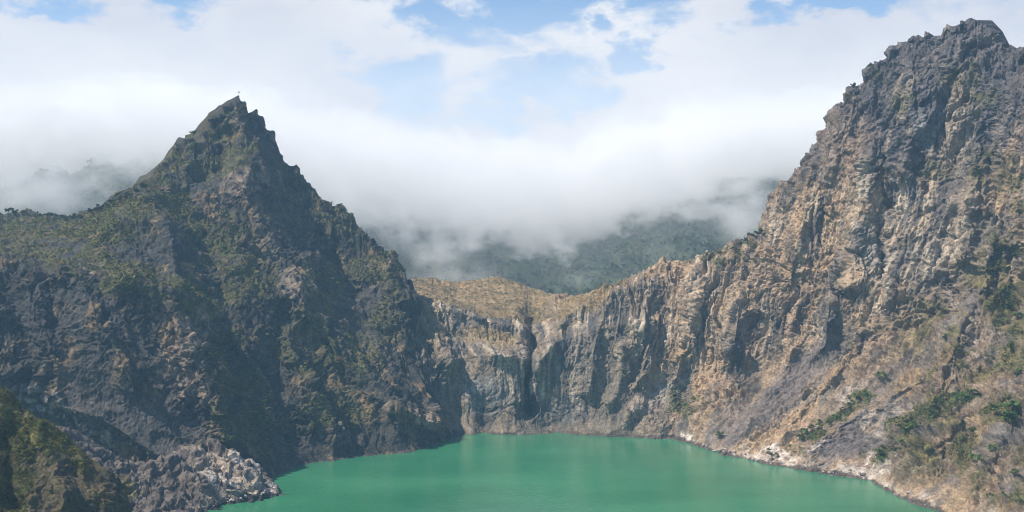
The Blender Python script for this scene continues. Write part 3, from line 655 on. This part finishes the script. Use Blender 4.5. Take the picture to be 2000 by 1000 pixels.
def plant(kind, seed, R, h, base, k=420):
    root = bpy.data.objects.new(kind, None); COL.objects.link(root)
    link('trunk' if kind == 'tree' else 'stem', stem_mesh('stem', h, h*.035+.05, seed), root)
    c = link('crown' if kind == 'tree' else 'foliage', crown_mesh('crown', R, k, base, seed), root); c.location = (0, 0, h)
    return root
protos = {'tree': [plant('tree', 11+i, 1.5, 2.2, (.06, .08, .03), 700) for i in range(4)],
          'bush': [plant('bush', 31+i, 1.7, .9, b_) for i, b_ in enumerate([(.09, .15, .035), (.11, .14, .04), (.08, .13, .03), (.15, .14, .05)])]}
used = set()
def put(kind, i, px, py, size, label, group=None):
    p = spot(px, py)
    if p is None: return
    src = protos[kind][i % 4]
    if (kind, i % 4) not in used:
        used.add((kind, i % 4)); o = src
    else:
        o = src.copy(); COL.objects.link(o)
        for ch in src.children:
            c = ch.copy(); COL.objects.link(c); c.parent = o; c.location = ch.location
    o.location = p; o.scale = (size, size, size*(.85+.3*rng.random())); o.rotation_euler = (0, 0, rng.random()*6.28)
    tag(o, label, kind, group)

# bushes on the dry slope by the right shore (foot pixel, size)
for i, (px, py, q, lab) in enumerate([
    (1976, 812, 4.2, 'largest dark green bush, on the right edge of the picture halfway up the dry slope'),
    (1948, 806, 2.4, 'rounded green bush touching the left side of the largest bush'),
    (1880, 786, 3.0, 'bright green bush leaning over the slanting pale rock slab'),
    (1858, 800, 2.4, 'green bush at the lower left end of the row above the slanting rock slab'),
    (1904, 772, 2.2, 'small green bush at the upper end of the row above the slanting rock slab'),
    (1972, 690, 2.6, 'dark round bush alone high on the slope below the cliff'),
    (1724, 740, 2.0, 'dark bush in the shadow at the foot of the pale boulders'),
    (1507, 892, 2.0, 'low dark bush on the white rocks right at the waterline'),
    (1719, 890, 2.2, 'dark bush beside the white gully near the water'),
    (1407, 854, 1.8, 'single small bush on the grey scree above the shore'),
    (1908, 900, 1.8, 'small bush to the right of the dark boulder hollow')]):
    put('bush', i, px, py, q, lab)
for i, (px, py, q) in enumerate([(1560, 858, 1.8), (1572, 848, 1.8), (1586, 836, 1.7), (1600, 826, 1.6), (1620, 832, 1.7), (1634, 818, 1.6), (1650, 800, 1.5), (1664, 790, 1.6), (1676, 780, 1.6), (1690, 770, 1.5)]):
    put('bush', i+1, px, py, q, 'low green bush in the diagonal strip running down the scree to the shore', 'bushes in the diagonal green strip')
for i, (px, py, q) in enumerate([(1780, 838, 1.7), (1804, 832, 1.8), (1826, 812, 1.6), (1836, 790, 1.6), (1760, 866, 1.5), (1870, 690, 1.5), (1846, 660, 1.4), (1900, 850, 1.5), (1942, 880, 1.5), (1930, 700, 1.5), (1990, 730, 1.8), (1964, 600, 2.0), (1988, 622, 2.2), (1958, 520, 1.6), (1984, 500, 1.8), (1986, 930, 1.4)]):
    put('bush', i+2, px, py, q, 'scattered green bush among ochre grass on the right hand slope', 'bushes scattered on the ochre slope')
# trees along crests
put('tree', 0, 1698, 136, 1.3, 'small lone tree sticking out from the left shoulder of the tall summit')
put('tree', 1, 1943, 72, 1.1, 'small dark tree on the crest just right of the tall summit')
put('tree', 2, 1668, 172, 1.1, 'dark tree on the stepped crest below the lone tree')
put('tree', 3, 285, 372, 2.4, 'dark tree crowning the knob below the cloud left of the pointed peak')
for i, (px, py, q) in enumerate([(1468, 468, 1.6), (1478, 463, 1.8), (1456, 476, 1.4), (1444, 482, 1.4), (1430, 490, 1.3), (1486, 458, 1.5)]):
    put('tree', i, px, py, q, 'small tree on the crest where the low ridge meets the tall cliff', 'trees on the low ridge crest')
for i in range(26):
    px = 4+i*10.5+rng.normal()*4
    put('tree', i, px, np.interp(px, [0, 60, 150, 200, 260], [420, 422, 434, 412, 384]), 1.0+.8*rng.random(), 'tree in the row along the skyline of the green ridge below the wispy cloud', 'trees along the green ridge skyline')
for i, (px, py) in enumerate([(318, 308), (330, 300), (346, 288), (362, 278), (380, 264), (404, 236), (622, 392), (640, 400), (664, 406), (712, 470), (736, 490), (754, 506), (780, 528)]):
    put('tree', i, px, py, .9+.6*rng.random(), 'tiny scrubby tree on the skyline of the pointed mountain', 'scrubby trees on the pointed mountain skyline')

# ---- boulders at the waterline
def boulder(seed, mat):
    rg = np.random.default_rng(seed)
    n1, n2 = 26, 16
    th = np.linspace(0, 2*math.pi, n1, endpoint=False); ph = np.linspace(.02, math.pi-.02, n2)
    T, H = np.meshgrid(th, ph); D_ = np.stack([np.cos(T)*np.sin(H), np.sin(T)*np.sin(H), np.cos(H)], -1)
    r = np.ones_like(T)*1.25
    for _ in range(16):
        nrm = rg.normal(size=3); nrm /= np.linalg.norm(nrm); q = .6+.35*rg.random()
        r = np.minimum(r, q/np.maximum(D_@nrm, .05))
    r *= 1+.10*fbm(D_[..., 0]*3+seed, D_[..., 1]*3, D_[..., 2]*3, 3, 5)
    P = (D_*r[..., None])*np.array([1.2, 1, .75])
    V = P.reshape(-1, 3); i = np.arange(n1*n2).reshape(n2, n1); j = np.roll(i, -1, 1)
    return mesh_from('boulder', V, np.stack([i[:-1], i[1:], j[1:], j[:-1]], -1).reshape(-1, 4), mat, False)
bm = [boulder(60+i, MAT['stone'] if i < 4 else MAT['dark_stone']) for i in range(7)]
SH = [(1330, 859), (1360, 868), (1400, 882), (1450, 893), (1500, 905), (1600, 921), (1700, 937), (1760, 972), (1830, 996)]
for i in range(46):
    px = 1332+480*rng.random(); py = np.interp(px, *zip(*SH))-rng.random()**2*14-1
    p = spot(px, py)
    o = link('boulder', bm[rng.integers(0, 7)]); q = .7+1.5*rng.random()**3
    o.location = (p[0], p[1], p[2]+q*.15); o.scale = (q, q*(.7+.5*rng.random()), q*(.7+.4*rng.random())); o.rotation_euler = (rng.normal()*.3, rng.normal()*.3, rng.random()*6.28)
    pale = o.data.materials[0].name == 'stone'
    tag(o, 'pale boulder lying along the right hand waterline' if pale else 'dark boulder lying along the right hand waterline', 'boulder', 'pale boulders along the waterline' if pale else 'dark boulders along the waterline')
for i in range(16):
    px = 400+140*rng.random(); py = np.interp(px, [400, 440, 500, 545], [996, 982, 971, 963])-rng.random()*6
    p = spot(px, py); q = .5+.8*rng.random()**2
    o = link('boulder', bm[rng.integers(0, 4)]); o.location = (p[0], p[1], p[2]+q*.15); o.scale = (q, q*.8, q*.8); o.rotation_euler = (rng.normal()*.3, rng.normal()*.3, rng.random()*6.28)
    tag(o, 'pale boulder at the foot of the layered rock spur', 'boulder', 'boulders at the foot of the rock spur')

# ---- flag on the pointed summit
sf = [q for q in surfaces if q['name'] == 'mountain'][0]; P = sf['P'].reshape(-1, 3)
near_ = P[np.abs(1000+P[:, 0]/P[:, 1]*F-460) < 5]; top = near_[np.argmax((near_[:, 2]-CH)/near_[:, 1])]
flag = bpy.data.objects.new('flag', None); COL.objects.link(flag); flag.location = top
V, Q = merge([tube((0, 0, -1.2), (.1, 0, 2.0), .16, .12), tube((.1, 0, 2.0), (.2, 0, 3.9), .12, .08)])
link('pole', mesh_from('pole', V, Q, MAT['steel'], True), flag)
u, v = np.meshgrid(np.linspace(0, 1, 12), np.linspace(0, 1, 7))
fv = np.stack([.2+u*1.7, np.sin(u*7)*.18*u, 3.85-v*1.1-u*.15+.05*np.sin(u*9)], -1).reshape(-1, 3)
fo = link('banner', mesh_from('banner', fv, quads(7, 12), MAT['cloth'], True), flag)
so = fo.modifiers.new('thick', 'SOLIDIFY'); so.thickness = .03
tag(flag, 'tiny reddish flag on a thin pole at the very top of the pointed mountain', 'flag')
print('plants', time.time()-T0)

# ------------------------------------------------------------------ water and ground
def flat(name, x0, x1, y0, y1, z, mat):
    V = np.array([(x0, y0, z), (x1, y0, z), (x1, y1, z), (x0, y1, z)]); return link(name, mesh_from(name, V, np.array([[0, 1, 2, 3]]), mat, False))

m, nt, N = new_mat('lake_water'); L = nt.links.new
out = N('ShaderNodeOutputMaterial'); b = N('ShaderNodeBsdfPrincipled')
b.inputs['IOR'].default_value = 1.33; b.inputs['Roughness'].default_value = .06; b.inputs['Specular IOR Level'].default_value = .42
tc = N('ShaderNodeTexCoord')
mp = N('ShaderNodeMapping'); mp.inputs['Scale'].default_value = (.006, .012, 1); L(tc.outputs['Object'], mp.inputs[0])
n0 = N('ShaderNodeTexNoise'); n0.inputs['Scale'].default_value = 1.0; n0.inputs['Detail'].default_value = 4; L(mp.outputs[0], n0.inputs['Vector'])
cr = N('ShaderNodeValToRGB'); cr.color_ramp.elements[0].position = .3; cr.color_ramp.elements[1].position = .7
cr.color_ramp.elements[0].color = (.020, .15, .072, 1); cr.color_ramp.elements[1].color = (.050, .225, .115, 1)
L(n0.outputs['Fac'], cr.inputs[0]); L(cr.outputs[0], b.inputs['Base Color'])
n1 = N('ShaderNodeTexNoise'); n1.inputs['Scale'].default_value = .35; n1.inputs['Detail'].default_value = 6; n1.inputs['Roughness'].default_value = .6
L(tc.outputs['Object'], n1.inputs['Vector'])
bp = N('ShaderNodeBump'); bp.inputs['Strength'].default_value = .4; bp.inputs['Distance'].default_value = .6
L(n1.outputs['Fac'], bp.inputs['Height']); L(bp.outputs[0], b.inputs['Normal']); L(b.outputs[0], out.inputs[0])
lake = tag(flat('lake', -520, 560, 260, 1075, 0, m), 'flat jade green crater lake', 'lake', kind='structure')

m, nt, N = new_mat('soil'); L = nt.links.new
out = N('ShaderNodeOutputMaterial'); b = N('ShaderNodeBsdfPrincipled'); b.inputs['Roughness'].default_value = .95
n0 = N('ShaderNodeTexNoise'); n0.inputs['Scale'].default_value = .02; n0.inputs['Detail'].default_value = 8
cr = N('ShaderNodeValToRGB'); cr.color_ramp.elements[0].color = (.05, .06, .025, 1); cr.color_ramp.elements[1].color = (.12, .11, .06, 1)
tc = N('ShaderNodeTexCoord'); L(tc.outputs['Object'], n0.inputs['Vector'])
L(n0.outputs['Fac'], cr.inputs[0]); L(cr.outputs[0], b.inputs['Base Color']); L(b.outputs[0], out.inputs[0])
tag(flat('ground', -9000, 9000, -3000, 15000, -14, m), 'low ground all round beneath the mountains', 'ground', kind='structure')

# ------------------------------------------------------------------ air and cloud
def box(name, x0, x1, y0, y1, z0, z1, mat):
    V = np.array([(x, y, z) for z in (z0, z1) for x, y in ((x0, y0), (x1, y0), (x1, y1), (x0, y1))])
    Q = np.array([[3, 2, 1, 0], [4, 5, 6, 7], [0, 1, 5, 4], [1, 2, 6, 5], [2, 3, 7, 6], [3, 0, 4, 7]])
    return link(name, mesh_from(name, V, Q, mat, False))

HAZE = .000125
m, nt, N = new_mat('haze_air'); L = nt.links.new
out = N('ShaderNodeOutputMaterial'); v = N('ShaderNodeVolumePrincipled')
v.inputs['Color'].default_value = (.38, .67, 1.0, 1); v.inputs['Density'].default_value = HAZE; v.inputs['Anisotropy'].default_value = .1
L(v.outputs[0], out.inputs['Volume'])
tag(box('haze', -1500, 1500, -60, 2400, -15.5, 640, m), 'thin blue haze filling the crater', 'haze', kind='stuff')

def cloud_bank():
    m, nt, N = new_mat('cloud_vapour'); L = nt.links.new
    out = N('ShaderNodeOutputMaterial'); v = N('ShaderNodeVolumePrincipled')
    v.inputs['Color'].default_value = (.980, .978, .977, 1); v.inputs['Anisotropy'].default_value = 0.0
    tc = N('ShaderNodeTexCoord'); sx = N('ShaderNodeSeparateXYZ'); L(tc.outputs['Object'], sx.inputs[0])
    def math_(op, a, b=None, c=None, clamp=False):
        n = N('ShaderNodeMath'); n.operation = op; n.use_clamp = clamp
        for i, q in enumerate((a, b, c)):
            if q is None: continue
            if isinstance(q, (int, float)): n.inputs[i].default_value = q
            else: L(q, n.inputs[i])
        return n.outputs[0]
    def rng_(x, a, b, c=0., d=1., smooth=True):
        n = N('ShaderNodeMapRange'); n.interpolation_type = 'SMOOTHSTEP' if smooth else 'LINEAR'
        L(x, n.inputs[0]); n.inputs[1].default_value = a; n.inputs[2].default_value = b; n.inputs[3].default_value = c; n.inputs[4].default_value = d
        return n.outputs[0]
    X, Y, Z = sx.outputs
    t = rng_(X, -900, 600, 0, 1, False)
    base = N('ShaderNodeValToRGB'); L(t, base.inputs[0]); cr = base.color_ramp; cr.interpolation = 'EASE'
    pts = [(-900, 276), (-780, 276), (-620, 308), (-460, 288), (-240, 234), (-85, 208), (67, 192), (197, 232), (370, 272), (600, 280)]
    while len(cr.elements) < len(pts): cr.elements.new(.5)
    for el, (xx, zz) in zip(cr.elements, pts):
        el.position = (xx+900)/1500; q = zz/400; el.color = (q, q, q, 1)
    sep = N('ShaderNodeSeparateColor'); L(base.outputs[0], sep.inputs[0])
    bz = math_('MULTIPLY', sep.outputs[0], 400.)
    mp = N('ShaderNodeMapping'); mp.inputs['Scale'].default_value = (1, .8, 1.35); L(tc.outputs['Object'], mp.inputs[0])
    nz = N('ShaderNodeTexNoise'); nz.inputs['Scale'].default_value = .0095; nz.inputs['Detail'].default_value = 7; nz.inputs['Roughness'].default_value = .66; nz.inputs['Distortion'].default_value = .35
    L(mp.outputs[0], nz.inputs['Vector'])
    nn = math_('SUBTRACT', nz.outputs['Fac'], .5)
    nf = N('ShaderNodeTexNoise'); nf.inputs['Scale'].default_value = .032; nf.inputs['Detail'].default_value = 4; nf.inputs['Roughness'].default_value = .6
    L(mp.outputs[0], nf.inputs['Vector'])
    n2 = math_('SUBTRACT', nf.outputs['Fac'], .5)
    h = math_('ADD', math_('ADD', math_('SUBTRACT', Z, bz), math_('MULTIPLY', nn, 320.)), math_('MULTIPLY', n2, 110.))
    low = rng_(h, -8, 30)
    topz = math_('ADD', math_('MULTIPLY', math_('SUBTRACT', Y, 1330.), .20), math_('ADD', bz, 12.))
    up = rng_(math_('SUBTRACT', math_('ADD', Z, math_('MULTIPLY', nn, 300.)), topz), 55, -60)
    fr = rng_(math_('ADD', Y, math_('MULTIPLY', nn, 250.)), 1270, 1390)
    d = math_('MULTIPLY', math_('MULTIPLY', math_('MULTIPLY', low, up), fr), rng_(math_('ADD', nf.outputs['Fac'], nn), .3, .7, .35, 1.35))
    # torn-off wisps hanging under the cloud base
    w = None
    for (cx, cy, cz, rx, ry, rz, s) in WISPS:
        o = N('ShaderNodeVectorMath'); o.operation = 'SUBTRACT'; L(tc.outputs['Object'], o.inputs[0]); o.inputs[1].default_value = (cx, cy, cz)
        q = N('ShaderNodeVectorMath'); q.operation = 'DIVIDE'; L(o.outputs[0], q.inputs[0]); q.inputs[1].default_value = (rx, ry, rz)
        ln = N('ShaderNodeVectorMath'); ln.operation = 'LENGTH'; L(q.outputs[0], ln.inputs[0])
        g = math_('MULTIPLY', rng_(ln.outputs['Value'], 1.2, .1), s)
        w = g if w is None else math_('MAXIMUM', w, g)
    wn = math_('MULTIPLY', w, rng_(math_('ADD', nz.outputs['Fac'], math_('MULTIPLY', n2, .5)), .38, .70))
    d = math_('MAXIMUM', d, wn)
    veil = rng_(Y, 1230, 1420, 0., .032)
    d = math_('MAXIMUM', d, math_('MULTIPLY', veil, rng_(nz.outputs['Fac'], .2, .75, .3, 1.7)))
    L(math_('MULTIPLY', d, .026), v.inputs['Density'])
    L(v.outputs[0], out.inputs['Volume'])
    return tag(box('cloud_bank', -1150, 800, 1180, 2050, 90, 470, m), 'white cloud bank lying on the far hills with torn wisps below it', 'cloud', kind='stuff')

def at(px, py, Y): return ((px-1000)/F*Y, Y, CH+(500-py)/F*Y)
WISPS = []
for px, py, Y, rx, ry, rz, s in [(850, 497, 1380, 46, 60, 20, 1.0), (900, 478, 1400, 34, 40, 12, .7), (930, 535, 1330, 40, 40, 18, .5), (1455, 420, 1300, 36, 50, 40, .6), (1260, 490, 1400, 60, 50, 24, .2), (110, 385, 1400, 120, 70, 40, .7), (10, 390, 1400, 80, 70, 44, .8), (180, 400, 1380, 70, 60, 20, .5), (260, 345, 1400, 70, 60, 24, .4), (330, 345, 1250, 30, 40, 24, .35), (880, 540, 1300, 60, 40, 12, .3), (1140, 545, 1350, 50, 40, 14, .15)]:
    WISPS.append((*at(px, py, Y), rx*1.15, ry*1.2, rz*1.15, s*1.35))
cloud_bank()

# ------------------------------------------------------------------ sky
SUN_EL, SUN_AZ = 52., -105.        # azimuth from +Y (view direction), clockwise positive
w = bpy.data.worlds.new('World'); S.world = w; w.use_nodes = True
nt = w.node_tree; nt.nodes.clear(); N = nt.nodes.new; L = nt.links.new
out = N('ShaderNodeOutputWorld')
sky = N('ShaderNodeTexSky'); sky.sky_type = 'NISHITA'; sky.sun_disc = False
sky.sun_elevation = math.radians(SUN_EL); sky.sun_rotation = math.radians(SUN_AZ); sky.altitude = 1200; sky.air_density = 1.0; sky.dust_density = .6; sky.ozone_density = 1.5
bg1 = N('ShaderNodeBackground'); bg1.inputs['Strength'].default_value = .115
L(sky.outputs[0], bg1.inputs[0])
bg2 = N('ShaderNodeBackground'); bg2.inputs['Strength'].default_value = 1.0
mix = N('ShaderNodeMixShader'); L(bg1.outputs[0], mix.inputs[1]); L(bg2.outputs[0], mix.inputs[2]); L(mix.outputs[0], out.inputs[0])
tc = N('ShaderNodeTexCoord'); D = tc.outputs['Generated']
def vm(op, a, b=None):
    n = N('ShaderNodeVectorMath'); n.operation = op
    L(a, n.inputs[0])
    if b is not None: n.inputs[1].default_value = b
    return n
def wm(op, a, b=None, c=None, clamp=False):
    n = N('ShaderNodeMath'); n.operation = op; n.use_clamp = clamp
    for i, q in enumerate((a, b, c)):
        if q is None: continue
        if isinstance(q, (int, float)): n.inputs[i].default_value = q
        else: L(q, n.inputs[i])
    return n.outputs[0]
def wr(x, a, b, c=0., d=1.):
    n = N('ShaderNodeMapRange'); n.interpolation_type = 'SMOOTHSTEP'; L(x, n.inputs[0])
    for i, q in enumerate((a, b, c, d)): n.inputs[i+1].default_value = q
    return n.outputs[0]
mpw = N('ShaderNodeMapping'); mpw.inputs['Scale'].default_value = (1, 1, 1.9); L(D, mpw.inputs[0])
cn = N('ShaderNodeTexNoise'); cn.inputs['Scale'].default_value = 8.0; cn.inputs['Detail'].default_value = 9; cn.inputs['Roughness'].default_value = .62; cn.inputs['Distortion'].default_value = .35
L(mpw.outputs[0], cn.inputs['Vector'])
cn2 = N('ShaderNodeTexNoise'); cn2.inputs['Scale'].default_value = 3.2; cn2.inputs['Detail'].default_value = 6; cn2.inputs['Roughness'].default_value = .55
L(mpw.outputs[0], cn2.inputs['Vector'])
dn = N('ShaderNodeTexNoise'); dn.inputs['Scale'].default_value = 13; dn.inputs['Detail'].default_value = 6; dn.inputs['Roughness'].default_value = .6; L(mpw.outputs[0], dn.inputs['Vector'])
d1 = vm('SUBTRACT', dn.outputs['Color'], (.5, .5, .5)); d2 = vm('MULTIPLY', d1.outputs[0], (.20, .0, .14)); d3 = N('ShaderNodeVectorMath'); L(D, d3.inputs[0]); L(d2.outputs[0], d3.inputs[1]); DW = d3.outputs[0]
holes = None
for px, py, rx, ry, s in [(800, 175, .11, .055, 1), (960, 235, .12, .06, 1), (1060, 170, .10, .05, .9), (950, 70, .06, .06, .65), (880, 20, .10, .035, .8), (1240, 85, .06, .035, .9), (1080, 20, .08, .05, .7), (1500, 10, .06, .03, .7), (1650, 0, .08, .025, .8), (20, 5, .07, .03, .8), (1200, 0, .10, .025, .6), (380, 0, .08, .02, .5), (650, 5, .10, .025, .4), (40, 60, .05, .03, .3)]:
    d = np.array([(px-1000)/F, 1, (500-py)/F]); d /= np.linalg.norm(d)
    s1 = vm('SUBTRACT', DW, tuple(d)); s2 = vm('DIVIDE', s1.outputs[0], (rx, .2, ry)); ln = vm('LENGTH', s2.outputs[0])
    g = wm('MULTIPLY', wr(ln.outputs['Value'], 1.0, .0), s)
    holes = g if holes is None else wm('MAXIMUM', holes, g)
sxyz = N('ShaderNodeSeparateXYZ'); L(D, sxyz.inputs[0])
high = wr(sxyz.outputs[2], .26, .42)          # broken cloud higher up
thin = wm('MAXIMUM', wm('MAXIMUM', wm('MULTIPLY', holes, 1.2), wm('MULTIPLY', high, .9)), wr(sxyz.outputs[1], .6, .1, 0., 1.15))
cover = wm('SUBTRACT', wm('ADD', wm('MULTIPLY', cn.outputs['Fac'], 2.9), wr(sxyz.outputs[2], .22, .08, -.58, .05)), thin)
L(wr(cover, .16, .86), mix.inputs[0])
ccr = N('ShaderNodeValToRGB'); ccr.color_ramp.elements[0].position = .36; ccr.color_ramp.elements[1].position = .6
ccr.color_ramp.elements[0].color = (.50, .50, .55, 1); ccr.color_ramp.elements[1].color = (.70, .68, .675, 1)
L(wm('ADD', wm('MULTIPLY', cn2.outputs['Fac'], .75), wm('MULTIPLY', cn.outputs['Fac'], .25)), ccr.inputs[0]); L(ccr.outputs[0], bg2.inputs[0])

sd = bpy.data.lights.new('sun', 'SUN'); sd.energy = 4.7; sd.angle = math.radians(.6); sd.color = (1, .905, .77)
sun = bpy.data.objects.new('sun', sd); COL.objects.link(sun)
from mathutils import Vector
az, el = math.radians(SUN_AZ), math.radians(SUN_EL)
tosun = Vector((math.sin(az)*math.cos(el), math.cos(az)*math.cos(el), math.sin(el)))
sun.rotation_euler = tosun.to_track_quat('Z', 'Y').to_euler()

# ------------------------------------------------------------------ camera
cd = bpy.data.cameras.new('camera'); cam = bpy.data.objects.new('camera', cd); COL.objects.link(cam)
cd.sensor_width = 36; cd.lens = 36*F/2000; cd.clip_start = 1; cd.clip_end = 40000
cam.location = (0, 0, CH); cam.rotation_euler = (math.radians(90), 0, 0)
S.camera = cam

S.render.engine = 'CYCLES'
cy = S.cycles
cy.max_bounces = 26; cy.diffuse_bounces = 3; cy.glossy_bounces = 3; cy.volume_bounces = 24
cy.volume_step_rate = .35; cy.volume_max_steps = 512
cy.pixel_filter_type = 'BLACKMAN_HARRIS'; cy.filter_width = .85
cy.use_denoising = True; cy.denoising_prefilter = 'ACCURATE'
S.view_settings.view_transform = 'Standard'; S.view_settings.look = 'None'; S.view_settings.exposure = .5; S.view_settings.gamma = 1
print('script', time.time()-T0)
